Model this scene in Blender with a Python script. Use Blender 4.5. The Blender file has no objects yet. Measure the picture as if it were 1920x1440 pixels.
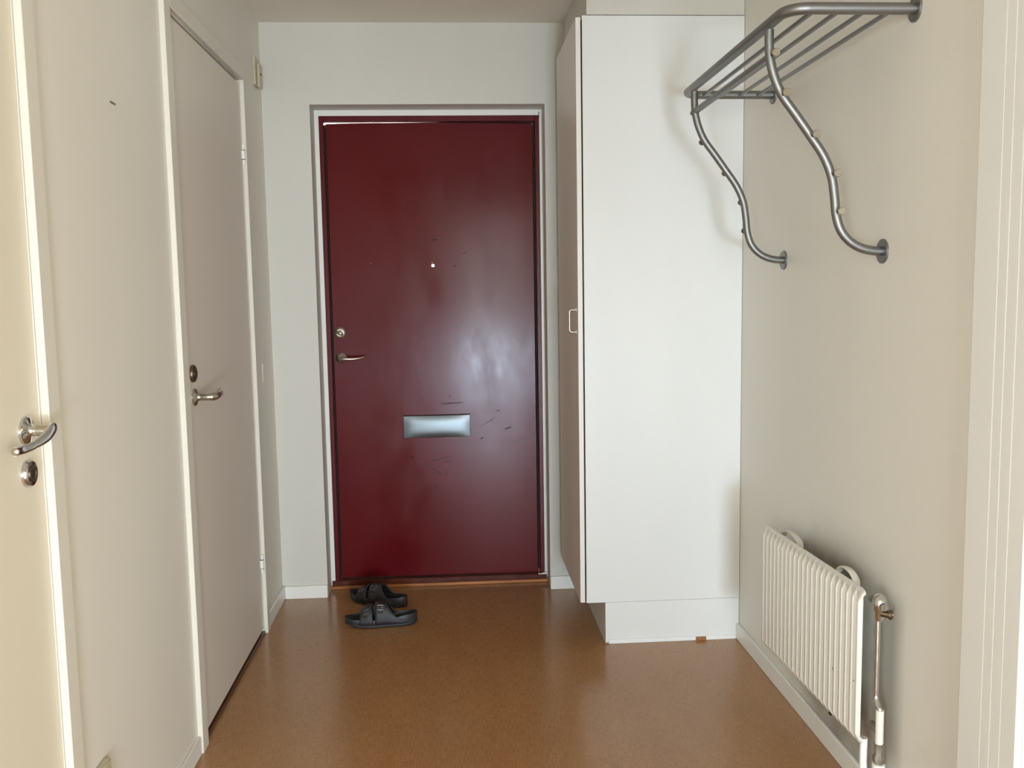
import bpy, bmesh, math, random
from mathutils import Vector, Matrix

# ------------------------------------------------------------------ camera
sc = bpy.context.scene
C = sc.collection
FPX, YAW, PITCH, ROLL, EYE = 1713.2, 0.0641, -0.1035, -0.01646, 1.3525
fw = Vector((math.sin(YAW)*math.cos(PITCH), math.cos(YAW)*math.cos(PITCH), math.sin(PITCH)))
r0 = Vector((math.cos(YAW), -math.sin(YAW), 0)); u0 = r0.cross(fw)
rt = r0*math.cos(ROLL) + u0*math.sin(ROLL); up = -r0*math.sin(ROLL) + u0*math.cos(ROLL)
cam_d = bpy.data.cameras.new('camera'); cam = bpy.data.objects.new('camera', cam_d); C.objects.link(cam)
cam_d.sensor_width = 36; cam_d.lens = 36*FPX/1920; cam_d.clip_start = 0.02
cam.matrix_world = Matrix(((rt.x, up.x, -fw.x, 0), (rt.y, up.y, -fw.y, 0), (rt.z, up.z, -fw.z, EYE), (0, 0, 0, 1)))
sc.camera = cam

# ------------------------------------------------------------------ light and exposure
vs = sc.view_settings
vs.view_transform = 'Standard'; vs.look = 'None'; vs.exposure = 0.06; vs.gamma = 1.0; vs.use_curve_mapping = False
w = bpy.data.worlds.new('world'); sc.world = w; w.use_nodes = True
w.node_tree.nodes['Background'].inputs[0].default_value = (0.75, 0.87, 1, 1)
w.node_tree.nodes['Background'].inputs[1].default_value = 0.6

def area(name, loc, direction, sx, sy, power, color, spread=180):
    d = bpy.data.lights.new(name, 'AREA'); d.shape = 'RECTANGLE'; d.size = sx; d.size_y = sy
    d.energy = power; d.color = color; d.spread = math.radians(spread)
    o = bpy.data.objects.new(name, d); C.objects.link(o); o.location = loc
    o.rotation_euler = Vector(direction).to_track_quat('-Z', 'Y').to_euler()
    return o
area('balcony_door_daylight', (0.5, -3.32, 0.36), (-0.02, 1, 0.0), 0.86, 0.6, 108, (0.66, 0.83, 1.0), 140)   # bare lower glass
area('balcony_blind_daylight', (0.5, -3.32, 1.44), (-0.02, 1, -0.3), 0.86, 1.5, 29, (0.95, 0.96, 0.92), 130)   # upper part behind a blind
area('left_fill_light', (-2.1, -3.32, 1.3), (0.3, 1, -0.25), 1.0, 1.8, 104, (0.95, 1.0, 1.0), 130)  # added fill from an unseen window, brightens the right wall
area('right_fill_light', (2.05, -3.32, 1.3), (-0.3, 1, -0.25), 1.3, 1.8, 84, (0.95, 1.0, 1.0), 130)  # second added fill, no known window there, lifts the left wall
area('side_room_daylight', (2.7, 0.95, 1.3), (-1, 0.12, 0.3), 1.1, 1.2, 8, (1.0, 0.80, 0.25))
area('stairwell_light', (-0.1, 4.9, 2.85), (0, 0.35, -1), 0.8, 0.5, 45, (1.0, 0.97, 0.95))

# ------------------------------------------------------------------ helpers
def srgb(r, g, b):
    f = lambda c: (c/255/12.92) if c/255 <= 0.04045 else ((c/255+0.055)/1.055)**2.4
    return (f(r), f(g), f(b), 1)

class NT:
    """small node builder"""
    def __init__(s, name):
        s.m = bpy.data.materials.new(name); s.m.use_nodes = True
        s.t = s.m.node_tree; s.b = s.t.nodes['Principled BSDF']
    def n(s, kind, **kw):
        x = s.t.nodes.new(kind)
        for k, v in kw.items(): setattr(x, k, v)
        return x
    def l(s, a, b): s.t.links.new(a, b)
    def math(s, op, a, b=None, c=None, clamp=False):
        x = s.n('ShaderNodeMath', operation=op); x.use_clamp = clamp
        for i, v in enumerate((a, b, c)):
            if v is None: continue
            if isinstance(v, (int, float)): x.inputs[i].default_value = v
            else: s.l(v, x.inputs[i])
        return x.outputs[0]
    def pos(s):
        g = s.n('ShaderNodeNewGeometry'); sp = s.n('ShaderNodeSeparateXYZ'); s.l(g.outputs['Position'], sp.inputs[0])
        return g.outputs['Position'], sp.outputs[0], sp.outputs[1], sp.outputs[2]
    def noise(s, vec, scale, detail=3, rough=0.5, stretch=(1, 1, 1)):
        mp = s.n('ShaderNodeMapping'); s.l(vec, mp.inputs[0]); mp.inputs['Scale'].default_value = stretch
        x = s.n('ShaderNodeTexNoise'); s.l(mp.outputs[0], x.inputs['Vector'])
        x.inputs['Scale'].default_value = scale; x.inputs['Detail'].default_value = detail; x.inputs['Roughness'].default_value = rough
        return x.outputs['Fac']
    def ramp(s, fac, a, b, ca=(0, 0, 0, 1), cb=(1, 1, 1, 1)):
        x = s.n('ShaderNodeValToRGB'); e = x.color_ramp.elements
        e[0].position = a; e[1].position = b; e[0].color = ca; e[1].color = cb
        s.l(fac, x.inputs[0]); return x.outputs[0]
    def mix(s, fac, a, b):
        x = s.n('ShaderNodeMix', data_type='RGBA')
        if isinstance(fac, (int, float)): x.inputs[0].default_value = fac
        else: s.l(fac, x.inputs[0])
        for v, i in ((a, 6), (b, 7)):
            if isinstance(v, tuple): x.inputs[i].default_value = v
            else: s.l(v, x.inputs[i])
        return x.outputs[2]
    def bump(s, h, strength, dist):
        x = s.n('ShaderNodeBump'); x.inputs['Strength'].default_value = strength; x.inputs['Distance'].default_value = dist
        s.l(h, x.inputs['Height']); s.l(x.outputs[0], s.b.inputs['Normal'])
    def set(s, **kw):
        for k, v in kw.items(): s.b.inputs[k].default_value = v
    def seg(s, a, b, p, q, width):
        """mask of a straight scratch from p to q in the plane of coordinates a, b"""
        dx, dy = q[0]-p[0], q[1]-p[1]; L = math.hypot(dx, dy); ux, uy = dx/L, dy/L
        ra = s.math('SUBTRACT', a, p[0]); rb = s.math('SUBTRACT', b, p[1])
        t = s.math('ADD', s.math('MULTIPLY', ra, ux), s.math('MULTIPLY', rb, uy))
        d = s.math('ABSOLUTE', s.math('SUBTRACT', s.math('MULTIPLY', rb, ux), s.math('MULTIPLY', ra, uy)))
        along = s.math('ABSOLUTE', s.math('SUBTRACT', s.math('DIVIDE', t, L/2), 1.0))
        half = s.math('MULTIPLY', s.math('SUBTRACT', 1.0, along, clamp=True), width*2)
        return s.math('GREATER_THAN', s.math('MINIMUM', half, width), d)

def paint(name, c1, c2, rough=0.6, scale=2.2, bump=0.15, bscale=160, stretch=(1, 1, 0.35), spec=0.5):
    k = NT(name); P, x, y, z = k.pos()
    n = k.noise(P, scale, 3, 0.55, stretch)
    k.l(k.ramp(n, 0.3, 0.7, c1, c2), k.b.inputs['Base Color'])
    k.set(Roughness=rough); k.b.inputs['Specular IOR Level'].default_value = spec
    if bump: k.bump(k.noise(P, bscale, 4, 0.6), bump, 0.002)
    return k.m
def metal(name, col, rough, bump=0.0):
    k = NT(name); k.set(**{'Base Color': col, 'Metallic': 1.0, 'Roughness': rough})
    if bump:
        P, *_ = k.pos(); n = k.noise(P, 90, 3); k.l(k.ramp(n, 0.3, 0.7, (rough*0.7,)*3+(1,), (min(1, rough*1.4),)*3+(1,)), k.b.inputs['Roughness'])
        k.bump(k.noise(P, 25, 2), bump, 0.002)
    return k.m

M = {}
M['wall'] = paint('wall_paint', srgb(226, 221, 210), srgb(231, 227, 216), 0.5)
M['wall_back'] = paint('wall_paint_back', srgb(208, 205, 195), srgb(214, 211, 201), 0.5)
M['ceiling'] = paint('ceiling_paint', srgb(230, 222, 208), srgb(234, 226, 213), 0.85)
M['trim'] = paint('white_gloss_paint', srgb(233, 232, 225), srgb(240, 239, 233), 0.35, bump=0.06, bscale=60)
M['casing'] = paint('casing_paint', srgb(220, 215, 202), srgb(226, 221, 209), 0.4, bump=0.06, bscale=60)
M['leaf_white'] = paint('white_door_paint', srgb(220, 212, 200), srgb(226, 219, 207), 0.42, 1.6, 0.08, 60)
M['leaf_cream'] = paint('cream_door_paint', srgb(226, 217, 196), srgb(231, 222, 202), 0.42, 1.6, 0.08, 60)
M['laminate'] = paint('white_laminate', srgb(231, 232, 229), srgb(236, 237, 234), 0.38, bump=0.03)
M['cabinet_door'] = paint('cabinet_door_laminate', srgb(238, 232, 225), srgb(241, 235, 229), 0.4, bump=0.03)
M['radiator'] = paint('radiator_enamel', srgb(218, 215, 203), srgb(224, 221, 210), 0.3, bump=0.04, bscale=40)
M['cream_plastic'] = paint('aged_cream_plastic', srgb(188, 180, 152), srgb(194, 186, 159), 0.35, bump=0)
M['steel_tube'] = metal('grey_lacquered_steel', srgb(140, 140, 138), 0.46)
M['chrome'] = metal('chrome', srgb(205, 206, 206), 0.12, 0.1)
M['satin'] = metal('satin_nickel', srgb(190, 184, 170), 0.28)
M['mail'] = metal('brushed_steel', srgb(98, 104, 106), 0.36)
M['dark'] = paint('dark_gap', srgb(22, 19, 18), srgb(28, 24, 22), 0.8, bump=0)
M['brass'] = metal('dull_brass', srgb(118, 104, 88), 0.4)
M['grime'] = paint('grimy_fitting', srgb(95, 85, 72), srgb(140, 130, 115), 0.5, 60, bump=0)
M['chipboard'] = paint('bare_chipboard', srgb(150, 98, 58), srgb(172, 120, 76), 0.8, 120)
M['white_bead'] = paint('chipped_white_paint', srgb(238, 240, 238), srgb(243, 245, 243), 0.4, bump=0.3, bscale=90)

k = NT('red_door_paint'); P, x, y, z = k.pos()
big = k.noise(P, 2.0, 4, 0.6, (1.2, 1, 0.6)); fine = k.noise(P, 55, 4, 0.7)
col = k.ramp(big, 0.25, 0.75, srgb(90, 17, 22), srgb(97, 20, 26))
low = k.math('MULTIPLY', k.ramp(fine, 0.60, 0.72), k.math('LESS_THAN', z, 1.0))
col = k.mix(k.math('MULTIPLY', low, 0.25), col, srgb(92, 44, 50))
marks = [((0.225, 0.712), (0.262, 0.724), .0022), ((0.105, 0.722), (0.19, 0.772), .0009), ((0.115, 0.671), (0.132, 0.680), .002),
         ((0.19, 0.80), (0.21, 0.80), .0015), ((0.25, 0.645), (0.32, 0.672), .0007), ((-0.05, 0.575), (-0.02, 0.566), .0012),
         ((-0.1, 0.46), (-0.085, 0.445), .001), ((-0.02, 0.865), (-0.018, 0.877), .0022), ((-0.07, 0.838), (0.05, 0.842), .0018),
         ((-0.2, 0.602), (-0.19, 0.588), .003), ((-0.11, 0.545), (-0.06, 0.505), .0015), ((-0.05, 0.50), (-0.038, 0.53), .0015),
         ((-0.13, 0.57), (-0.01, 0.60), .001), ((-0.08, 1.575), (-0.06, 1.58), .002), ((0.05, 1.51), (0.08, 1.525), .001),
         ((0.015, 1.455), (0.02, 1.465), .002)]
mk = None
for p, q, wd in marks:
    s_ = k.seg(x, z, p, q, wd*1.35); mk = s_ if mk is None else k.math('MAXIMUM', mk, s_)
mk = k.math('MULTIPLY', mk, k.ramp(k.noise(P, 300, 2), 0.35, 0.5)); mk = k.math('MULTIPLY', mk, 0.95)
k.l(k.mix(mk, col, srgb(48, 14, 18)), k.b.inputs['Base Color'])
k.l(k.ramp(k.noise(P, 9, 5, 0.65, (1, 1, 0.5)), 0.3, 0.7, (0.15,)*3+(1,), (0.24,)*3+(1,)), k.b.inputs['Roughness'])
k.bump(k.math('ADD', k.math('MULTIPLY', k.noise(P, 1.6, 1, 0.4, (1.4, 1, 0.5)), 3.0), k.math('MULTIPLY', fine, 0.10)), 0.3, 0.004)
k.l(k.math('MULTIPLY', k.math('SUBTRACT', 1.0, mk), 0.17), k.b.inputs['Specular IOR Level'])
M['red'] = k.m
M['red_frame'] = paint('red_frame_paint', srgb(84, 22, 27), srgb(98, 30, 35), 0.3, 8, 0.2, 60, spec=0.18)
M['sill_red'] = paint('worn_red_sill', srgb(66, 26, 22), srgb(98, 50, 34), 0.4, 14, 0.2, 60, (1, 1, 1), 0.2)
M['oak'] = paint('worn_oak', srgb(150, 92, 48), srgb(186, 124, 70), 0.35, 12, 0.2, 60, (0.4, 3, 3))
M['brown_wood'] = paint('dark_brown_wood', srgb(74, 50, 32), srgb(98, 68, 44), 0.4, 12, 0.2, 60, (3, 0.4, 3))

k = NT('linoleum'); P, x, y, z = k.pos()
a_ = k.noise(P, 220, 2, 0.5, (1, 0.12, 1)); b_ = k.noise(P, 220, 2, 0.5, (0.12, 1, 1)); c_ = k.noise(P, 1.6, 3, 0.5)
d_ = k.noise(P, 10, 3, 0.6, (1.5, 0.25, 1))
fac = k.math('ADD', k.math('MULTIPLY', a_, 0.45), k.math('MULTIPLY', b_, 0.25))
fac = k.math('ADD', fac, k.math('ADD', k.math('MULTIPLY', c_, 0.15), k.math('MULTIPLY', d_, 0.15)))
col = k.ramp(fac, 0.38, 0.62, srgb(158, 114, 72), srgb(180, 136, 92))
sp1 = None
for (sx_, sy_, rr) in ((-0.549, 3.456, .004), (-0.607, 3.399, .0035), (0.02, 3.3, .003)):
    dd = k.math('ADD', k.math('POWER', k.math('SUBTRACT', x, sx_), 2), k.math('POWER', k.math('SUBTRACT', y, sy_), 2))
    m_ = k.math('LESS_THAN', dd, rr*rr); sp1 = m_ if sp1 is None else k.math('MAXIMUM', sp1, m_)
k.l(k.mix(sp1, col, srgb(50, 32, 22)), k.b.inputs['Base Color'])
k.l(k.ramp(k.noise(P, 5, 4), 0.3, 0.7, (0.17,)*3+(1,), (0.25,)*3+(1,)), k.b.inputs['Roughness'])
k.bump(fac, 0.12, 0.0003); M['floor'] = k.m

# right wall: paint, darker above and beside the radiator
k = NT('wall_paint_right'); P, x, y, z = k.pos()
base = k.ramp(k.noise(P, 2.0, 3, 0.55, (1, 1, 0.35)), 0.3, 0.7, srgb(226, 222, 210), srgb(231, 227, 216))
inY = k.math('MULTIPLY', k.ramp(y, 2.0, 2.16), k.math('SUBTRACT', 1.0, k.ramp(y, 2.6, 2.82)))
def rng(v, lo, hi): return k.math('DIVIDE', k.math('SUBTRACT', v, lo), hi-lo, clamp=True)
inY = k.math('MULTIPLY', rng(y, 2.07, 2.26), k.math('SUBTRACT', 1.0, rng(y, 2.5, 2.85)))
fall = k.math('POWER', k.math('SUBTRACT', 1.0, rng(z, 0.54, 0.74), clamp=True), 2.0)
dark_mask = k.math('MULTIPLY', k.math('MULTIPLY', inY, fall), k.math('ADD', k.math('MULTIPLY', k.noise(P, 9, 4, 0.6), 0.9), 0.25))
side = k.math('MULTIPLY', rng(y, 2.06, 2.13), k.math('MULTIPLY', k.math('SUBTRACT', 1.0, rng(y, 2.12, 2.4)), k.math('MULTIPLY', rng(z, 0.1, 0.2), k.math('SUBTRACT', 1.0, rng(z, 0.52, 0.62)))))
dark_mask = k.math('MAXIMUM', dark_mask, k.math('MULTIPLY', side, 0.6))
k.l(k.mix(k.math('MULTIPLY', dark_mask, 0.95, clamp=True), base, srgb(104, 98, 84)), k.b.inputs['Base Color'])
k.set(Roughness=0.42); k.bump(k.noise(P, 160, 4, 0.6), 0.15, 0.002); M['wall_right'] = k.m

def rubber(name, c1, c2, rough):
    k = NT(name); P, *_ = k.pos()
    k.l(k.ramp(k.noise(P, 30, 3), 0.3, 0.7, c1, c2), k.b.inputs['Base Color']); k.set(Roughness=rough)
    k.bump(k.noise(P, 500, 2), 0.2, 0.0006); return k.m
M['rubber'] = rubber('charcoal_rubber', srgb(40, 41, 46), srgb(47, 48, 53), 0.5)
M['strap'] = rubber('dark_grey_strap', srgb(36, 35, 38), srgb(44, 43, 47), 0.55)
M['footbed'] = rubber('black_footbed', srgb(26, 24, 25), srgb(34, 30, 30), 0.7)
M['patch'] = rubber('brown_black_tongue', srgb(38, 32, 30), srgb(46, 39, 36), 0.5)
M['buckle'] = metal('gunmetal', srgb(120, 122, 128), 0.3)
k = NT('peephole_lens'); k.set(**{'Base Color': (1, 1, 1, 1), 'Roughness': 0.1, 'Emission Color': (1, 0.97, 0.95, 1), 'Emission Strength': 1.6}); M['lens'] = k.m  # lens glows itself, standing in for stairwell light shining through
M['stair'] = paint('stairwell_paint', srgb(236, 234, 230), srgb(240, 238, 234), 0.7)

class MB:
    """collects shapes into one mesh"""
    def __init__(s): s.bm = bmesh.new()
    def box(s, x0, x1, y0, y1, z0, z1):
        v = [s.bm.verts.new((x, y, z)) for x in (x0, x1) for y in (y0, y1) for z in (z0, z1)]
        for f in ((0, 1, 3, 2), (4, 6, 7, 5), (0, 4, 5, 1), (2, 3, 7, 6), (0, 2, 6, 4), (1, 5, 7, 3)):
            s.bm.faces.new([v[i] for i in f])
        return s
    def tube(s, pts, r, n=16, radii=None, sq=None):
        """swept round tube; radii per point; sq=(sx,sy) flattens the section"""
        pts = [Vector(p) for p in pts]; N = len(pts); rings = []
        t0 = (pts[1]-pts[0]).normalized(); ref = Vector((0, 0, 1)) if abs(t0.z) < 0.9 else Vector((0, 1, 0))
        nrm = (ref - t0*ref.dot(t0)).normalized()
        for i, p in enumerate(pts):
            t = (pts[min(i+1, N-1)]-pts[max(i-1, 0)]).normalized()
            nrm = (nrm - t*nrm.dot(t)).normalized(); bn = t.cross(nrm)
            rr = radii[i] if radii else r; a, b = sq if sq else (1, 1)
            rings.append([s.bm.verts.new(p + nrm*math.cos(2*math.pi*j/n)*rr*a + bn*math.sin(2*math.pi*j/n)*rr*b) for j in range(n)])
        for q, w_ in zip(rings, rings[1:]):
            for j in range(n): s.bm.faces.new((q[j], q[(j+1) % n], w_[(j+1) % n], w_[j]))
        s.bm.faces.new(rings[0][::-1]); s.bm.faces.new(rings[-1]); return s
    def lathe(s, origin, axis, prof, n=32):
        """prof: list of (distance along axis, radius)"""
        o = Vector(origin); a = Vector(axis).normalized(); ref = Vector((0, 0, 1)) if abs(a.z) < 0.9 else Vector((1, 0, 0))
        u = a.cross(ref).normalized(); v = a.cross(u); rings = []
        for d, r in prof:
            rings.append([s.bm.verts.new(o+a*d+(u*math.cos(2*math.pi*j/n)+v*math.sin(2*math.pi*j/n))*max(r, 1e-5)) for j in range(n)])
        for q, w_ in zip(rings, rings[1:]):
            for j in range(n): s.bm.faces.new((q[j], q[(j+1) % n], w_[(j+1) % n], w_[j]))
        s.bm.faces.new(rings[0][::-1]); s.bm.faces.new(rings[-1]); return s
    def build(s, name, mat, parent=None, bevel=0, smooth=True, sub=0, solid=0):
        bmesh.ops.recalc_face_normals(s.bm, faces=s.bm.faces)
        me = bpy.data.meshes.new(name); s.bm.to_mesh(me); s.bm.free(); me.materials.append(mat)
        o = bpy.data.objects.new(name, me); C.objects.link(o)
        if smooth:
            me.polygons.foreach_set('use_smooth', [True]*len(me.polygons))
            me.set_sharp_from_angle(angle=math.radians(38))
        if parent:
            o.parent = parent; o.matrix_parent_inverse = Matrix.Identity(4)
            wl = Vector((0, 0, 0)); q = parent
            while q: wl += q.location; q = q.parent
            if parent.get('_world'): o.location = -wl
        if solid:
            m = o.modifiers.new('thick', 'SOLIDIFY'); m.thickness = solid; m.offset = 0
        if bevel:
            m = o.modifiers.new('bevel', 'BEVEL'); m.width = bevel; m.segments = 2; m.limit_method = 'ANGLE'; m.angle_limit = math.radians(40)
        if sub:
            m = o.modifiers.new('sub', 'SUBSURF'); m.levels = sub; m.render_levels = sub
        return o

def tag(o, label=None, cat=None, group=None, kind=None):
    for k_, v in (('label', label), ('category', cat), ('group', group), ('kind', kind)):
        if v: o[k_] = v
    return o
def thing(name, loc, label, cat, group=None, kind=None):
    """an Empty at the thing's base; parts are given in world coordinates"""
    o = bpy.data.objects.new(name, None); C.objects.link(o); o.location = loc; o.empty_display_size = 0.05
    o['_world'] = 1
    return tag(o, label, cat, group, kind)
def part(mb, name, mat, parent, bevel=0, label=None, **kw):
    """a part in world coordinates below an Empty that is only moved (or below one of its parts)"""
    root = parent
    while root.parent: root = root.parent
    o = mb.build(name, mat, None, bevel, **kw); o.parent = parent
    o.location = -root.location if parent == root else (0, 0, 0)
    if label: o['label'] = label
    return o
def arc(c, a0, a1, r, n, f):
    return [f(c[0]+r*math.cos(a0+(a1-a0)*i/n), c[1]+r*math.sin(a0+(a1-a0)*i/n)) for i in range(n+1)]
def smooth_path(pts, n=6):
    """Catmull-Rom through the points"""
    P_ = [Vector(p) for p in pts]; P_ = [2*P_[0]-P_[1]]+P_+[2*P_[-1]-P_[-2]]; out = []
    for i in range(1, len(P_)-2):
        a, b, c, d = P_[i-1:i+3]
        for j in range(n):
            t = j/n; out.append(0.5*((2*b)+(c-a)*t+(2*a-5*b+4*c-d)*t*t+(3*b-a-3*c+d)*t**3))
    out.append(P_[-2]); return out

# ------------------------------------------------------------------ room dimensions
D, XL, XR, ZC = 4.0, -0.7775, 1.074, 2.475      # back wall, left wall, right wall, ceiling
YB = -3.25                                        # wall with the window, behind the viewer
def struct(mb, name, mat, label, cat, **kw):
    return tag(mb.build(name, mat, **kw), label, cat, kind='structure')

struct(MB().box(-2.8, 3.0, YB-.1, 4.13, -0.08, 0), 'floor', M['floor'], 'brown woven-look linoleum hallway floor', 'floor')
struct(MB().box(-2.8, 3.0, YB-.1, D+.2, ZC, ZC+.1), 'ceiling', M['ceiling'], 'shaded off-white plaster ceiling above the front door', 'ceiling')
# back wall with the recess of the red door
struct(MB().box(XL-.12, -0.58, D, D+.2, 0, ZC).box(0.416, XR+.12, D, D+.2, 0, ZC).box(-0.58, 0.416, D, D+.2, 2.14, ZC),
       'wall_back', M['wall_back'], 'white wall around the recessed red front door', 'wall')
# left wall with the openings of doors 1 and 2
struct(MB().box(XL-.12, XL, -0.6, 0.86, 0, ZC).box(XL-.12, XL, 1.79, 2.672, 0, ZC).box(XL-.12, XL, 3.605, D, 0, ZC)
       .box(XL-.12, XL, 0.86, 1.79, 2.16, ZC).box(XL-.12, XL, 2.672, 3.605, 2.16, ZC),
       'wall_left', M['wall'], 'off-white left wall holding the two pale inner doors', 'wall')
# right wall with the doorway near the viewer
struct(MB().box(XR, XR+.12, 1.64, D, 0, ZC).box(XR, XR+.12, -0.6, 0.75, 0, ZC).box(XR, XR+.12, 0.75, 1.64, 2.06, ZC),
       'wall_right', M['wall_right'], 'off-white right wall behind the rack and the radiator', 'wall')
# unseen living room behind the viewer; its two side windows are added fill
RL = -2.7
OPEN = ((-2.62, -1.58, .38, 2.22), (0.06, 0.94, .08, 2.22), (1.38, 2.72, .38, 2.22))
wf = MB().box(RL-.1, -2.62, YB-.1, YB, 0, ZC).box(-1.58, .06, YB-.1, YB, 0, ZC).box(.94, 1.38, YB-.1, YB, 0, ZC).box(2.72, 3.0, YB-.1, YB, 0, ZC)
wn = MB()
for x0, x1, z0, z1 in OPEN:
    wf.box(x0, x1, YB-.1, YB, 0, z0).box(x0, x1, YB-.1, YB, z1, ZC)
wf.box(RL-.1, RL, YB, -0.6, 0, ZC).box(RL-.1, XL-.12, -0.6, -0.5, 0, ZC).box(XL, XR, -0.6, -0.5, 2.1, ZC)  # unseen lintel over the hall mouth, added to shade the upper hall
struct(wf, 'wall_front', M['wall'], 'unseen living room walls with the balcony door and added windows behind the viewer', 'wall')
for i, (x0, x1, z0, z1) in enumerate(OPEN):
    f_ = MB().box(x0, x0+.05, YB-.07, YB-.01, z0, z1).box(x1-.05, x1, YB-.07, YB-.01, z0, z1).box(x0+.05, x1-.05, YB-.07, YB-.01, z0, z0+.05).box(x0+.05, x1-.05, YB-.07, YB-.01, z1-.05, z1)
    struct(f_, 'window_%d' % (i+1), M['trim'], ('added left window frame, unseen behind the viewer', 'glazed balcony door frame behind the viewer', 'added right window frame, unseen behind the viewer')[i], 'window')
# side room beyond the doorway on the right
struct(MB().box(2.9, 3.0, YB, 2.6, 0, ZC).box(XR+.12, 3.0, 2.5, 2.6, 0, ZC).box(XR+.12, 3.0, -0.3, -0.2, 0, ZC),
       'wall_side', paint('side_room_paint', srgb(226, 208, 160), srgb(230, 213, 168), 0.7), 'yellowish walls of the side room', 'wall')
# stairwell outside the front door
struct(MB().box(-1.3, 1.2, 5.3, 5.4, -0.1, 3.0).box(-1.4, -1.3, D+.2, 5.4, -0.1, 3.0).box(1.2, 1.3, D+.2, 5.4, -0.1, 3.0)
       .box(-1.4, 1.3, D+.2, 5.4, 3.0, 3.1).box(-1.4, 1.3, 4.13, 5.4, -0.1, -0.02).box(-1.4, 1.3, D+.2, D+.3, ZC, 3.0),
       'wall_outside', M['stair'], 'stairwell walls seen through the gap above the red door', 'wall')

# baseboards
def board(name, x0, x1, y0, y1, h, label): struct(MB().box(x0, x1, y0, y1, 0, h), name, M['trim'], label, 'baseboard', bevel=0.003)
board('baseboard_left', XL, XL+.011, 1.84, 2.628, .055, 'low white baseboard between the two left doors')
board('baseboard_left_far', XL, XL+.011, 3.64, D, .062, 'short white baseboard between left door and back corner')
board('baseboard_back', XL+.011, -0.58, D-.011, D, .058, 'white baseboard on the back wall left of the red door')
board('baseboard_back_right', 0.416, 0.53, D-.011, D, .060, 'short white baseboard on the back wall right of the red door')
struct(MB().box(XR-.012, XR, 1.82, 3.336, 0, .062), 'baseboard_right', M['trim'], 'white baseboard under the radiator', 'baseboard', bevel=0.003)

# ------------------------------------------------------------------ inner doors on the left wall
def rosette(parent, x, y, z, r, name, mat, lever=None, key=False, sign=-1):
    e = MB().lathe((x, y, z), (1, 0, 0), [(0, r), (.006, r), (.0095, r*.9), (.0105, r*.6), (.0105, .0001)] if key else
                   [(0, r), (.005, r), (.008, r*.88), (.010, r*.55), (.014, r*.42), (.022, r*.40), (.022, .0001)])
    o = part(e, name, mat, parent)
    if key:
        part(MB().lathe((x+.0106, y, z), (1, 0, 0), [(0, r*.62), (.002, r*.62), (.002, r*.45), (.0005, r*.4), (.0005, .0001)]), 'key_cover', M['brass'], o)
        part(MB().box(x+.0112, x+.0118, y-.002, y+.002, z-.007, z+.005), 'keyhole', M['dark'], o)
    return o

def inner_door(name, label, y0, y1, ztop, leafmat, near_casing, far_casing, sill=False):
    """y0..y1 is the opening; casing stands 17 mm proud of the wall"""
    root = thing(name, (XL, (y0+y1)/2, 0), label, 'door', kind='structure')
    zt = ztop
    fr = MB().box(XL-.0005, XL+.0155, y0-near_casing, y0, 0, zt+.05).box(XL-.0005, XL+.0155, y1, y1+far_casing, 0, zt+.05)
    fr.box(XL-.0005, XL+.0155, y0, y1, zt, zt+.05)
    fr.box(XL-.12, XL-.0005, y0-.003, y0+.003, 0, zt+.005).box(XL-.12, XL-.0005, y1-.003, y1+.014, 0, zt+.005).box(XL-.12, XL-.0005, y0, y1, zt-.002, zt+.008)
    part(fr, 'casing', M['casing'], root, bevel=.002)
    lf = part(MB().box(XL-.043, XL-.001, y0+.006, y1-.005, .022 if sill else .006, zt-.012), 'door_leaf', leafmat, root, bevel=.002)
    if sill:
        part(MB().box(XL-.06, XL+.005, y0, y1, 0, .011), 'threshold', M['brown_wood'], root, bevel=.003)
        part(MB().box(XL-.10, XL-.052, y0+.003, y1-.003, .0, zt-.002), 'door_stop', M['dark'], root)
    return root, lf

d1, leaf1 = inner_door('door_1', 'cream inner door at the left edge with curved chrome handle', 0.88, 1.762, 2.12, M['leaf_cream'], .055, .050)
xf = XL-.001
rh = rosette(leaf1, xf, 1.696, 1.111, .026, 'handle_rose', M['chrome'])
lev = MB().tube([(xf+.018, 1.696, 1.111), (xf+.030, 1.696, 1.111), (xf+.045, 1.696, 1.111)], .0105, 20)
part(lev, 'spindle_neck', M['satin'], leaf1)
lv = smooth_path([(xf+.050, 1.703, 1.119), (xf+.051, 1.690, 1.114), (xf+.049, 1.665, 1.103), (xf+.043, 1.63, 1.094), (xf+.036, 1.60, 1.091), (xf+.036, 1.578, 1.092)], 6)
n_ = len(lv)
part(MB().tube(lv, .01, 20, radii=[.0075+.0045*math.sin(math.pi*min(1, i/(n_*.55)))*(1 if i < n_*.275 else 1) if i < n_*.55 else .0078 for i in range(n_)], sq=(1.0, .62)), 'lever', M['chrome'], leaf1)
part(MB().lathe((xf+.0361, 1.579, 1.092), (0, -1, 0), [(0, .0072), (.003, .006), (.0045, .003), (.0045, .0001)]), 'lever_tip', M['satin'], leaf1)
rosette(leaf1, xf, 1.692, 1.033, .025, 'key_rose', M['chrome'], key=True)

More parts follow.
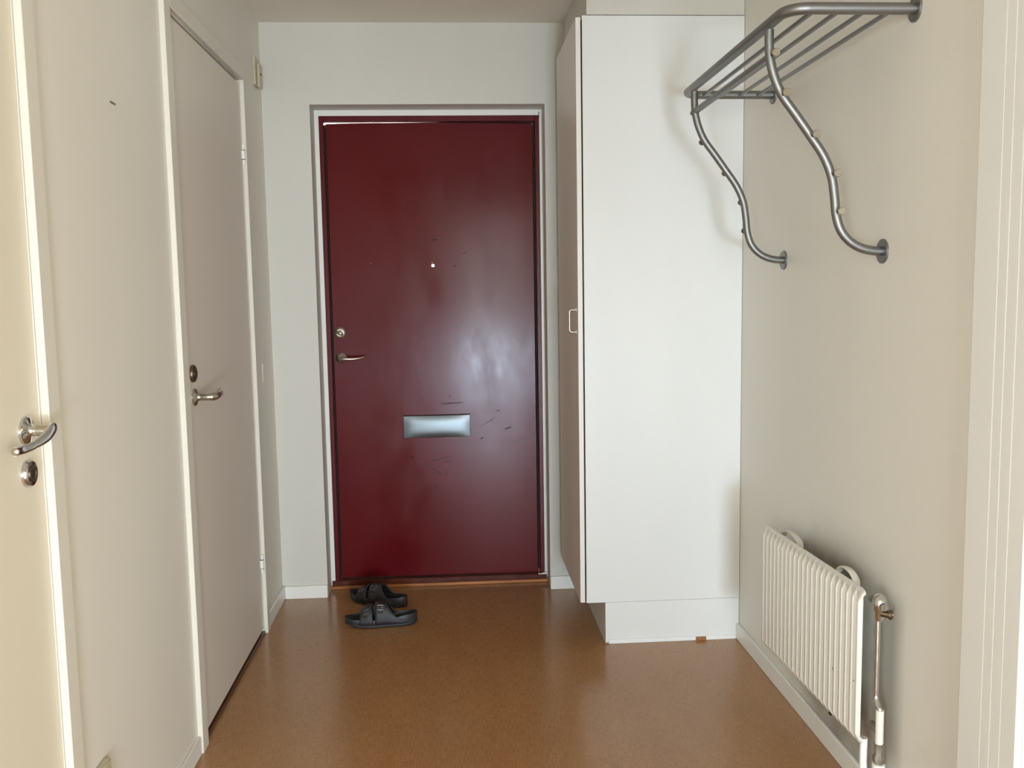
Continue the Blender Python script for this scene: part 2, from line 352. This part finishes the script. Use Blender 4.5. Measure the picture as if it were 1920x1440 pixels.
d2, leaf2 = inner_door('door_2', 'white inner door with painted hinges in middle of left wall', 2.69, 3.59, 2.15, M['leaf_white'], .058, .045, sill=True)
rosette(leaf2, xf, 2.772, 1.117, .026, 'key_rose', M['brass'], key=True)
rosette(leaf2, xf, 2.782, 1.045, .026, 'handle_rose', M['satin'])
lv = smooth_path([(xf+.016, 2.782, 1.045), (xf+.03, 2.782, 1.045), (xf+.045, 2.783, 1.045), (xf+.055, 2.79, 1.045), (xf+.060, 2.81, 1.046), (xf+.058, 2.85, 1.048), (xf+.052, 2.892, 1.049)], 5)
part(MB().tube(lv, .0095, 16, radii=[.0105 if i < 12 else .012 for i in range(len(lv))]), 'lever', M['satin'], leaf2)
for hz in (1.873, 0.286):
    h = MB().tube([(XL+.004, 3.582, hz-.016), (XL+.004, 3.582, hz+.016)], .0085, 16)
    h.tube([(XL+.005, 3.584, hz+.018), (XL+.005, 3.584, hz+.038)], .006, 12).tube([(XL+.005, 3.584, hz-.038), (XL+.005, 3.584, hz-.018)], .006, 12)
    ho = part(h, 'hinge', M['trim'], d2)
    part(MB().lathe((XL+.0045, 3.583, hz-.0181), (0, 0, 1), [(0, .0078), (.0018, .0078)], 16).lathe((XL+.0045, 3.583, hz+.0163), (0, 0, 1), [(0, .0078), (.0018, .0078)], 16), 'hinge_gap', M['dark'], ho)

# ------------------------------------------------------------------ red front door
YT = 4.12
d3 = thing('door_3', (-0.08, YT, 0), 'worn glossy dark red front door with steel letter flap', 'door', kind='structure')
tr = MB().box(-0.58, -0.561, YT, YT+.02, 0.012, 2.14).box(0.403, 0.416, YT, YT+.02, 0.02, 2.14).box(-0.561, 0.403, YT, YT+.02, 2.115, 2.14)
part(tr, 'white_lining', M['trim'], d3, bevel=.0015)
fr = MB().box(-0.561, -0.541, YT+.001, YT+.09, .03, 2.115).box(0.384, 0.403, YT+.001, YT+.09, .03, 2.115)
part(fr, 'door_frame', M['red_frame'], d3, bevel=.002)
part(MB().box(-0.541, 0.384, YT+.001, YT+.03, 2.0905, 2.115), 'frame_head', M['red_frame'], d3, bevel=.0015)
part(MB().box(0.4005, 0.4035, YT-.0015, YT+.001, 2.10, 2.128), 'joint_gap', M['dark'], d3)
YL = 4.142
lf = MB(); bm = lf.bm
def vx(x_, y_, z_): return bm.verts.new((x_, y_, z_))
xs = (-0.534, -0.42, -0.05, -0.045, 0.374); zt_ = (2.0842, 2.0880, 2.0897, 2.0890, 2.083)
fb = [vx(x_, YL, .042+(-.007)*(x_+.534)) for x_ in xs]; ft = [vx(x_, YL, z_) for x_, z_ in zip(xs, zt_)]
bb = [vx(x_, YL+.04, .04) for x_ in xs]; bt = [vx(x_, YL+.04, z_+.002) for x_, z_ in zip(xs, zt_)]
for i in range(4):
    bm.faces.new((fb[i], fb[i+1], ft[i+1], ft[i])); bm.faces.new((bb[i+1], bb[i], bt[i], bt[i+1]))
    bm.faces.new((ft[i], ft[i+1], bt[i+1], bt[i])); bm.faces.new((fb[i+1], fb[i], bb[i], bb[i+1]))
bm.faces.new((fb[0], ft[0], bt[0], bb[0])); bm.faces.new((fb[4], bb[4], bt[4], ft[4]))
leaf3 = part(lf, 'door_leaf', M['red'], d3, bevel=.0012)
part(MB().box(-0.045, 0.384, YT+.032, YT+.04, 2.086, 2.115).box(0.3765, 0.3838, YL+.004, YL+.03, .05, 2.09).box(-0.5408, -0.5362, YL+.006, YL+.03, .05, 2.08), 'rubber_seal', M['dark'], d3)
part(MB().box(-0.575, 0.411, 4.112, 4.23, 0.0, .036), 'sill', M['sill_red'], d3, bevel=.003)
part(MB().box(-0.5795, 0.4155, 4.099, 4.112, 0.0, .0145), 'sill_strip', M['oak'], d3, bevel=.0035)
part(MB().box(0.372, 0.405, 4.1055, 4.1125, .0355, .0395).box(0.392, 0.4155, 4.105, 4.112, .036, .0425), 'paint_chip', M['white_bead'], d3, bevel=.001)
# letter flap: shallow domed steel plate below a dark gap
part(MB().box(-0.232, 0.073, YL-.004, YL+.001, .684, .790), 'flap_surround', M['red_frame'], leaf3, bevel=.001)
bm_ = MB(); g = [[bm_.bm.verts.new((-0.230+.300*i/14, YL-.0055-.0045*math.sin(math.pi*i/14)**.5*math.sin(math.pi*j/6)**.5 if 0 < j < 6 and 0 < i < 14 else YL-.0042, .686+.0985*j/6)) for j in range(7)] for i in range(15)]
for i in range(14):
    for j in range(6): bm_.bm.faces.new((g[i][j], g[i+1][j], g[i+1][j+1], g[i][j+1]))
part(bm_, 'letter_flap', M['mail'], leaf3)
part(MB().box(-0.229, 0.071, YL-.0062, YL-.003, .7848, .7885), 'flap_gap', M['dark'], leaf3)
# peephole
part(MB().lathe((-0.080, YL+.002, 1.463), (0, -1, 0), [(0, .0095), (.003, .0095), (.0045, .0075), (.003, .0062), (.003, .0001)]), 'peephole', M['satin'], leaf3)
part(MB().lathe((-0.080, YL-.001, 1.463), (0, -1, 0), [(0, .0062), (.0006, .005), (.0009, .0001)]), 'peephole_lens', M['lens'], leaf3)
part(MB().lathe((-0.084, YL+.001, 1.4765), (0, -1, 0), [(0, .0028), (.002, .002), (.0025, .0001)], 12), 'screw', M['satin'], leaf3)
part(MB().lathe((-0.356, YL+.001, 1.477), (0, -1, 0), [(0, .0018), (.0015, .0014), (.0016, .0001)], 12), 'pin', M['satin'], leaf3)
# lock cylinder with thumb turn
lk = part(MB().lathe((-0.503, YL, 1.170), (0, -1, 0), [(0, .0245), (.004, .0245), (.007, .021), (.008, .0165), (.006, .015), (.006, .0001)]), 'lock_rose', M['satin'], leaf3)
part(MB().tube(smooth_path([(-0.518, YL-.012, 1.173), (-0.508, YL-.017, 1.171), (-0.498, YL-.018, 1.167), (-0.491, YL-.013, 1.160)], 4), .005, 12, sq=(1.3, .7)), 'thumb_turn', M['satin'], lk)
part(MB().lathe((-0.503, YL-.004, 1.170), (0, -1, 0), [(0, .0125), (.005, .011), (.008, .006), (.008, .0001)]), 'turn_hub', M['satin'], lk)
hr = part(MB().lathe((-0.501, YL, 1.057), (0, -1, 0), [(0, .0245), (.004, .0245), (.007, .022), (.009, .016), (.012, .0125), (.028, .011), (.028, .0001)]), 'handle_rose', M['satin'], leaf3)
lp = smooth_path([(-0.501, YL-.026, 1.057), (-0.500, YL-.045, 1.057), (-0.494, YL-.056, 1.057), (-0.478, YL-.061, 1.056), (-0.45, YL-.060, 1.055), (-0.42, YL-.055, 1.057), (-0.395, YL-.047, 1.062)], 6)
part(MB().tube(lp, .009, 16, radii=[.010-.0055*max(0, (i-12)/(len(lp)-13)) for i in range(len(lp))]), 'lever', M['satin'], leaf3)

# ------------------------------------------------------------------ tall cabinet
YC, XC = 3.336, 0.482
cb = thing('tall_cabinet', ((XC+XR)/2, (YC+D)/2, 0), 'tall white built-in cabinet beside the red door', 'cabinet')
part(MB().box(XC+.002, XR-.001, YC, YC+.018, .163, 2.315), 'side_panel', M['laminate'], cb, bevel=.001)
part(MB().box(XC+.002, XR-.001, D-.02, D-.002, .163, 2.315), 'side_panel', M['laminate'], cb, bevel=.001)
part(MB().box(XC+.002, XR-.001, YC+.018, D-.02, 2.297, 2.315), 'top_panel', M['laminate'], cb)
part(MB().box(XC+.002, XR-.001, YC+.018, D-.02, .163, .181), 'bottom_panel', M['laminate'], cb)
part(MB().box(XR-.01, XR-.001, YC+.018, D-.02, .181, 2.297), 'back_panel', M['laminate'], cb)
part(MB().box(.556, XR-.001, YC+.0015, YC+.018, 0, .162).box(.556, .572, YC+.018, D-.02, 0, .162), 'plinth', M['laminate'], cb, bevel=.001)
bead = MB().box(.568, .905, YC-.003, YC+.0015, 0, .017).box(.945, XR-.012, YC-.003, YC+.0015, 0, .017)
part(bead, 'plinth_bead', M['white_bead'], cb, bevel=.002)
part(MB().box(.553, .568, YC-.0012, YC+.0015, 0.0, .005), 'bare_patch', M['chipboard'], cb, label='bare brown corner where the white edging broke off')
part(MB().box(.905, .945, YC-.0012, YC+.0015, 0.0, .0135), 'bare_patch', M['chipboard'], cb, label='bare brown patch where the white edging broke off')
part(MB().box(.501, XR-.001, YC+.002, YC+.018, 2.318, ZC-.001).box(.501, .517, YC+.018, D-.001, 2.318, ZC-.001), 'filler_panel', M['wall_back'], cb)
cd = part(MB().box(XC-.0215, XC-.0035, YC-.0015, D-.075, .166, 2.308), 'cabinet_door', M['cabinet_door'], cb, bevel=.0012)
part(MB().box(XC-.0035, XC+.002, YC+.006, D-.08, .17, 2.30), 'door_gap', M['dark'], cb)
hx, hy = XC-.0215, YC+.040
hp = [(hx, hy, 1.272)] + [(hx-.018-.008*math.sin(a), hy, 1.264+.008*math.cos(a)) for a in [math.pi/2*i/5 for i in range(6)]]
hp += [(hx-.018-.008*math.cos(a), hy, 1.198-.008*math.sin(a)) for a in [math.pi/2*i/5 for i in range(6)]] + [(hx, hy, 1.190)]
hb = part(MB().tube(hp, .0034, 12), 'bow_handle', M['satin'], cd)
part(MB().lathe((hx, hy, 1.272), (-1, 0, 0), [(0, .006), (.003, .006), (.004, .004)], 16), 'handle_foot', M['trim'], hb)
part(MB().lathe((hx, hy, 1.190), (-1, 0, 0), [(0, .006), (.003, .006), (.004, .004)], 16), 'handle_foot', M['trim'], hb)

# ------------------------------------------------------------------ hat rack
hk = thing('hat_rack', (XR, 2.565, 1.43), 'grey steel tube hat rack with curved brackets on right wall', 'hat rack')
ZR, X0, YN, YF, RC = 1.975, .776, 2.10, 3.03, .05
def corner(cx, cy, a0, a1): return [(cx+RC*math.cos(a0+(a1-a0)*i/8), cy+RC*math.sin(a0+(a1-a0)*i/8), ZR) for i in range(9)]
pp = [(XR-.003, YN, ZR)] + corner(X0+RC, YN+RC, -math.pi/2, -math.pi) + corner(X0+RC, YF-RC, math.pi, math.pi/2) + [(XR-.003, YF, ZR)]
part(MB().tube(pp, .0133, 20), 'shelf_frame', M['steel_tube'], hk)
for x_ in (.838, .897, .958, 1.018):
    part(MB().tube([(x_, YN+.004, ZR-.003), (x_, YF-.004, ZR-.003)], .0058, 12), 'slat', M['steel_tube'], hk)
def flange(y_, z_, r=.030): part(MB().lathe((XR, y_, z_), (-1, 0, 0), [(0, r), (.0035, r), (.005, r-.0015), (.005, .0001)], 28), 'wall_flange', M['steel_tube'], hk)
for y_ in (YN, YF): flange(y_, ZR)
bp = [(.778, 1.963), (.778, 1.935), (.781, 1.895), (.791, 1.855), (.811, 1.811), (.846, 1.764), (.885, 1.711), (.917, 1.665), (.938, 1.617), (.947, 1.565), (.952, 1.522), (.964, 1.485), (.986, 1.458), (1.014, 1.441), (1.045, 1.433), (1.072, 1.431)]
peg = [(.783, 1.902), (.811, 1.810), (.886, 1.712), (.940, 1.619), (.952, 1.528)]
YBN, YBF = 2.23, 2.913
for yb, sg in ((YBN, -1), (YBF, 1)):
    b = part(MB().tube(smooth_path([(x_, yb, z_) for x_, z_ in bp], 5), .0112, 18), 'bracket', M['steel_tube'], hk)
    flange(yb, 1.431, .0305)
    for i, (px_, pz_) in enumerate(peg):
        part(MB().tube([(px_, yb+sg*.006, pz_), (px_, yb+sg*.034, pz_)], .0042, 10), 'peg_stem', M['dark'], b)
        part(MB().lathe((px_, yb+sg*.030, pz_), (0, sg, 0), [(0, .0092), (.004, .0098), (.007, .0095), (.0082, .0080), (.0082, .0045), (.0074, .0035), (.0074, .0001)], 20), 'peg_head', M['satin'], b)
part(MB().tube([(.783, YBN, 1.902), (.783, YBF, 1.902)], .0098, 16), 'cross_rail', M['steel_tube'], hk)

# ------------------------------------------------------------------ radiator
RY0, RY1, RX = 2.107, 2.822, .985
rd = thing('radiator', (XR, (RY0+RY1)/2, .18), 'off-white ribbed panel radiator with chipped edges on right wall', 'radiator')
tilt = lambda y_: -.030*(y_-RY0)
def zlim(y_):
    r = .018; e = min(y_-RY0, RY1-y_); dz = r-math.sqrt(max(0, r*r-(r-min(e, r))**2))
    return .207+tilt(y_)+dz, .606+tilt(y_)-dz*.5
pm = MB(); NR, SP = 22, 12; ny = NR*SP; zs = [0, .02, .045, .07, .93, .955, .98, 1]
fade = [0, .0, .5, 1, 1, .5, 0, 0]; gf = []; gb = []
for i in range(ny+1):
    y_ = RY0+(RY1-RY0)*i/ny; z0, z1 = zlim(y_); ph = (i/SP) % 1.0
    prof = max(0, min(1, ph/.17, (.62-ph)/.17)) if 0 < i < ny else 0
    edge = 0
    gf.append([pm.bm.verts.new((RX+(.007 if (j in (0, 7)) else 0)*1+edge-.0105*prof*fade[j]+.002, y_, z0+(z1-z0)*t)) for j, t in enumerate(zs)])
    gb.append([pm.bm.verts.new((RX+.012, min(max(y_, RY0+.022), RY1-.022) if i in (0, ny) else min(max(y_, RY0+.0225), RY1-.0225), z0+(z1-z0)*t)) for t in zs])
for i in range(ny):
    for j in range(7):
        pm.bm.faces.new((gf[i][j], gf[i+1][j], gf[i+1][j+1], gf[i][j+1])); pm.bm.faces.new((gb[i][j], gb[i][j+1], gb[i+1][j+1], gb[i+1][j]))
    pm.bm.faces.new((gf[i][0], gb[i][0], gb[i+1][0], gf[i+1][0])); pm.bm.faces.new((gf[i][7], gf[i+1][7], gb[i+1][7], gb[i][7]))
for i in (0, ny):
    for j in range(7): pm.bm.faces.new((gf[i][j], gf[i][j+1], gb[i][j+1], gb[i][j]))
pan = part(pm, 'panel', M['radiator'], rd)
part(MB().box(RX+.004, RX+.0075, RY0+.18, RY0+.195, .199, .203), 'edge_chip', M['dark'], pan)
part(MB().lathe((RX-.0062, 2.255, .345), (-1, 0, 0), [(0, .005), (.0006, .004)], 10), 'paint_chip', M['grime'], pan)
part(MB().lathe((RX-.0062, 2.133, .365), (-1, 0, 0), [(0, .0022), (.0006, .002)], 8), 'paint_chip', M['grime'], pan)
for ya, yb_ in ((2.745, 2.605), (2.335, 2.225)):
    yc = (ya+yb_)/2; hw = (ya-yb_)/2; zt2 = .600+tilt(yc)
    ap = [(1.024, yc+hw*math.cos(a), zt2-.014+.026*math.sin(a)) for a in [math.pi*i/16 for i in range(17)]]
    cl = part(MB().tube(ap, .0045, 10, sq=(.6, 2.2)), 'lifting_lug', M['radiator'], rd)
    part(MB().box(1.01, 1.072, yc+.028, yc+.052, .27, .56).box(1.006, 1.012, yc+.015, yc+.065, .25, .575), 'wall_bracket', M['radiator'], rd)
# valve, pipes
PX = 1.022
part(MB().tube([(PX, RY0+.03, .575), (PX, 2.068, .575)], .009, 14), 'pipe_union', M['grime'], rd)
vb = MB().lathe((PX, 2.094, .535), (0, 0, 1), [(0, .011), (.008, .013), (.02, .013), (.03, .017), (.045, .018), (.056, .015), (.064, .009), (.068, .0001)], 20)
vl = part(vb, 'valve', M['chrome'], rd)
part(MB().lathe((PX, 2.085, .556), (.75, -.6, 0), [(0, .009), (.018, .009), (.019, .012), (.026, .012), (.027, .007), (.024, .006), (.024, .0001)], 18), 'valve_spindle', M['brass'], vl)
part(MB().tube(smooth_path([(PX, 2.100, .540), (PX, 2.100, .45), (PX, 2.101, .36), (PX, 2.100, .335), (PX, 2.088, .318), (PX+.002, 2.082, .306), (PX+.002, 2.082, .24)], 6), .0072, 14), 'bypass_pipe', M['chrome'], rd)
part(MB().tube([(PX+.002, 2.082, .312), (PX+.002, 2.082, .225)], .0098, 16), 'painted_sleeve', M['radiator'], rd)
tf = MB().lathe((PX+.002, 2.082, .173), (0, 0, 1), [(0, .011), (.008, .015), (.02, .0155), (.026, .011), (.04, .0115), (.048, .011), (.053, .012), (.053, .0001)], 6)
tf.tube([(PX+.002, 2.082, .255), (PX+.002, 2.125, .255)], .010, 12)
part(tf, 'lower_fitting', M['grime'], rd)
part(MB().tube([(PX+.002, 2.082, 0), (PX+.002, 2.082, .16)], .0105, 16).lathe((PX+.002, 2.082, .150), (0, 0, 1), [(0, .012), (.008, .0155), (.022, .0155), (.024, .012)], 18), 'supply_pipe', M['trim'], rd)
part(MB().tube([(PX-.012, 2.135, 0), (PX-.012, 2.135, .215)], .0095, 16), 'return_pipe', M['trim'], rd)

# ------------------------------------------------------------------ doorway casing at the right edge
dc = thing('trim_1', (XR, 1.76, 0), 'wide cream white casing of the doorway at right edge', 'door casing', kind='structure')
part(MB().box(XR-.014, XR, 1.722, 1.806, 0, 2.18).box(XR-.0144, XR, 1.690, 1.722, 0, 2.096).box(XR-.0148, XR, 1.655, 1.690, 0, 2.062).box(XR-.0152, XR, 1.606, 1.655, 0, 2.03)
     .box(XR-.014, XR, 0.60, 0.78, 0, 2.18).box(XR-.014, XR, .78, 1.722, 2.096, 2.18).box(XR-.0144, XR, .78, 1.690, 2.062, 2.096).box(XR-.0148, XR, .78, 1.655, 2.03, 2.062), 'casing', M['trim'], dc, bevel=.003)
part(MB().box(XR, XR+.12, 1.610, 1.64, 0, 2.04).box(XR, XR+.12, .75, .78, 0, 2.04).box(XR, XR+.12, .78, 1.610, 2.03, 2.06), 'jamb', M['trim'], dc, bevel=.003)

# ------------------------------------------------------------------ small things on the left wall
db = thing('door_chime', (XL, 3.89, 2.2), 'aged cream door chime high on left wall near back corner', 'door chime')
part(MB().box(XL, XL+.010, 3.845, 3.935, 2.19, 2.305), 'base_plate', M['cream_plastic'], db, bevel=.002)
part(MB().box(XL+.010, XL+.022, 3.870, 3.925, 2.185, 2.280), 'cover', M['cream_plastic'], db, bevel=.004)
part(MB().box(XL+.0215, XL+.0235, 3.885, 3.905, 2.236, 2.242), 'slot', M['dark'], db)
sw = thing('switch_plate', (XL, 3.783, 1.0), 'small painted-over switch plate between the left door hinges and back corner', 'switch')
part(MB().box(XL, XL+.0025, 3.768, 3.798, .992, 1.07), 'plate', M['wall'], sw, bevel=.002)
part(MB().lathe((XL+.0025, 3.783, 1.052), (1, 0, 0), [(0, .008), (.0015, .008), (.0025, .005), (.0025, .0001)], 16), 'button', M['leaf_white'], sw)
so = thing('wall_socket', (XL, 1.905, .28), 'beige socket box low on left wall at bottom edge', 'socket')
part(MB().box(XL, XL+.017, 1.865, 1.945, .275, .355), 'housing', M['cream_plastic'], so, bevel=.003)
part(MB().lathe((XL+.017, 1.905, .315), (1, 0, 0), [(0, .03), (.003, .03), (.004, .027), (.002, .025), (.002, .0001)], 28), 'face', M['cream_plastic'], so)
tag(MB().box(XL-.0005, XL+.0012, 2.222, 2.258, 1.796, 1.801).build('wall_staple', M['grime'], bevel=.0005), 'tiny dull metal staple stuck in the upper left wall between the doors', 'staple')

# ------------------------------------------------------------------ sandals
def lerp(a, b, t): return a+(b-a)*t
def interp(tab, t):
    for (a, va), (b, vb_) in zip(tab, tab[1:]):
        if t <= b:
            q = (t-a)/(b-a); q = q*q*(3-2*q); return lerp(va, vb_, q)
    return tab[-1][1]
HW = [(0, .034), (.15, .036), (.4, .036), (.68, .049), (.85, .046), (1, .034)]
CL = [(0, .0), (.4, .003), (.7, -.002), (1, .004)]
BOT = [(0, .009), (.12, .001), (.55, 0), (.8, .003), (1, .016)]
RIM = [(0, .050), (.12, .045), (.35, .036), (.6, .032), (.85, .036), (1, .042)]
LEN = .292
def halfw(t):
    u = abs(2*t-1); return interp(HW, t)*max(0, 1-u**(5 if t < .5 else 4.2))**.5
def make_sandal(mirror=1, buckle_side=1):
    root = bpy.data.objects.new('sandal', None); C.objects.link(root); root.empty_display_size = .05
    ts = [.5-.5*math.cos(math.pi*i/36) for i in range(37)]; ts[0] = .0006; ts[-1] = .9994
    sole = MB(); rings = []; bed = MB(); br = []
    for t in ts:
        w_ = halfw(t); c = interp(CL, t)*mirror; x_ = t*LEN; zb, zr = interp(BOT, t), interp(RIM, t); zbed = lerp(zr, zb+.020, min(1, w_/.03))
        sec = [(-.78, zb), (-.97, zb+.004), (-1.0, zb+.011), (-.985, zb+.0125), (-1.02, zb+.017), (-1.0, zr-.004), (-.96, zr), (-.90, zr-.001), (-.80, zbed+.002),
               (0, zbed), (.80, zbed+.002), (.90, zr-.001), (.96, zr), (1.0, zr-.004), (1.02, zb+.017), (.985, zb+.0125), (1.0, zb+.011), (.97, zb+.004), (.78, zb), (0, zb)]
        rings.append([sole.bm.verts.new((x_, c+w_*a, z_)) for a, z_ in sec])
        br.append([bed.bm.verts.new((x_, c+w_*a, z_+.0008)) for a, z_ in ((-.86, lerp(zr, zbed, .5)), (-.78, zbed+.0015), (-.4, zbed), (0, zbed), (.4, zbed), (.78, zbed+.0015), (.86, lerp(zr, zbed, .5)))])
    for a, b in zip(rings, rings[1:]):
        n = len(a)
        for j in range(n): sole.bm.faces.new((a[j], a[(j+1) % n], b[(j+1) % n], b[j]))
    sole.bm.faces.new(rings[0]); sole.bm.faces.new(rings[-1][::-1])
    for a, b in zip(br, br[1:]):
        for j in range(6): bed.bm.faces.new((a[j], a[j+1], b[j+1], b[j]))
    sole.build('sole', M['rubber'], root, smooth=True)
    bed.build('footbed', M['footbed'], root)
    def surf(t, a, lift=0):
        c = interp(CL, t)*mirror; w_ = halfw(t)*1.01; zb = interp(BOT, t)+.012
        h = interp([(0, .02), (.2, .030), (.30, .046), (.44, .074), (.52, .078), (.64, .066), (.82, .042), (1, .03)], t)
        ca, sa = math.cos(a), math.sin(a)
        y_ = c+math.copysign(abs(ca)**.8, ca)*(w_+lift); z_ = zb+(h+lift)*abs(sa)**.75
        return Vector((t*LEN, y_, z_))
    def strap(name, mat, side, top, na=26, nt=8, lift=0.0, a0=0.0, a1=math.pi, th=.0045):
        m = MB(); g = []
        for i in range(na+1):
            a = a0+(a1-a0)*i/na; s_ = math.sin(a)**.9 if 0 < a < math.pi else 0
            t0, t1 = lerp(side[0], top[0], s_), lerp(side[1], top[1], s_)
            g.append([m.bm.verts.new(surf(lerp(t0, t1, j/nt), a, lift)) for j in range(nt+1)])
        for i in range(na):
            for j in range(nt): m.bm.faces.new((g[i][j], g[i+1][j], g[i+1][j+1], g[i][j+1]))
        return m.build(name, mat, root, solid=th)
    rs = strap('rear_strap', M['strap'], (.12, .585), (.41, .575))
    fs = strap('front_strap', M['strap'], (.60, .80), (.625, .775))
    for nm, par_, t0, t1, aa in (('buckle', rs, .462, .545, (.72, 1.08)), ('buckle', fs, .665, .735, (.66, 1.0))):
        aa = aa if buckle_side > 0 else (math.pi-aa[1], math.pi-aa[0])
        q = [surf(t0, aa[0], .004), surf(t1, aa[0], .004), surf(t1, aa[1], .004), surf(t0, aa[1], .004)]
        ring = MB()
        for i in range(4): ring.tube([q[i], q[(i+1) % 4]], .0023, 8)
        ring.tube([(q[0]+q[3])/2, (q[1]+q[2])/2], .0011, 8)
        o = ring.build(nm, M['buckle'], None); o.parent = par_
    for t0, t1, a0, a1, par_ in ((.475, .53, .50, 1.5, rs), (.675, .725, .42, 1.4, fs)):
        if buckle_side < 0: a0, a1 = math.pi-a1, math.pi-a0
        m = MB(); g = [[m.bm.verts.new(surf(lerp(t0, t1, j/3), lerp(a0, a1, i/8), .0026)) for j in range(4)] for i in range(9)]
        for i in range(8):
            for j in range(3): m.bm.faces.new((g[i][j], g[i+1][j], g[i+1][j+1], g[i][j+1]))
        o = m.build('strap_tongue', M['patch'], None, solid=.0018); o.parent = par_
    return root
sA = make_sandal(1)
sA.scale = (1, 1, 1.07); sA.location = (-.170, 3.640, 0); sA.rotation_euler = (0, 0, math.atan2(-.035, -1))
tag(sA, 'front charcoal rubber two-strap sandal seen side-on, nearest the viewer', 'sandal', 'pair of dark sandals by the red door')
sB = make_sandal(-1)
sB.location = (-.222, 3.83, 0); sB.rotation_euler = (0, 0, math.atan2(.13, -.24))
tag(sB, 'rear dark sandal behind the other, pointing at the red door', 'sandal', 'pair of dark sandals by the red door')
for o in list(bpy.data.objects):
    if '_world' in o: del o['_world']
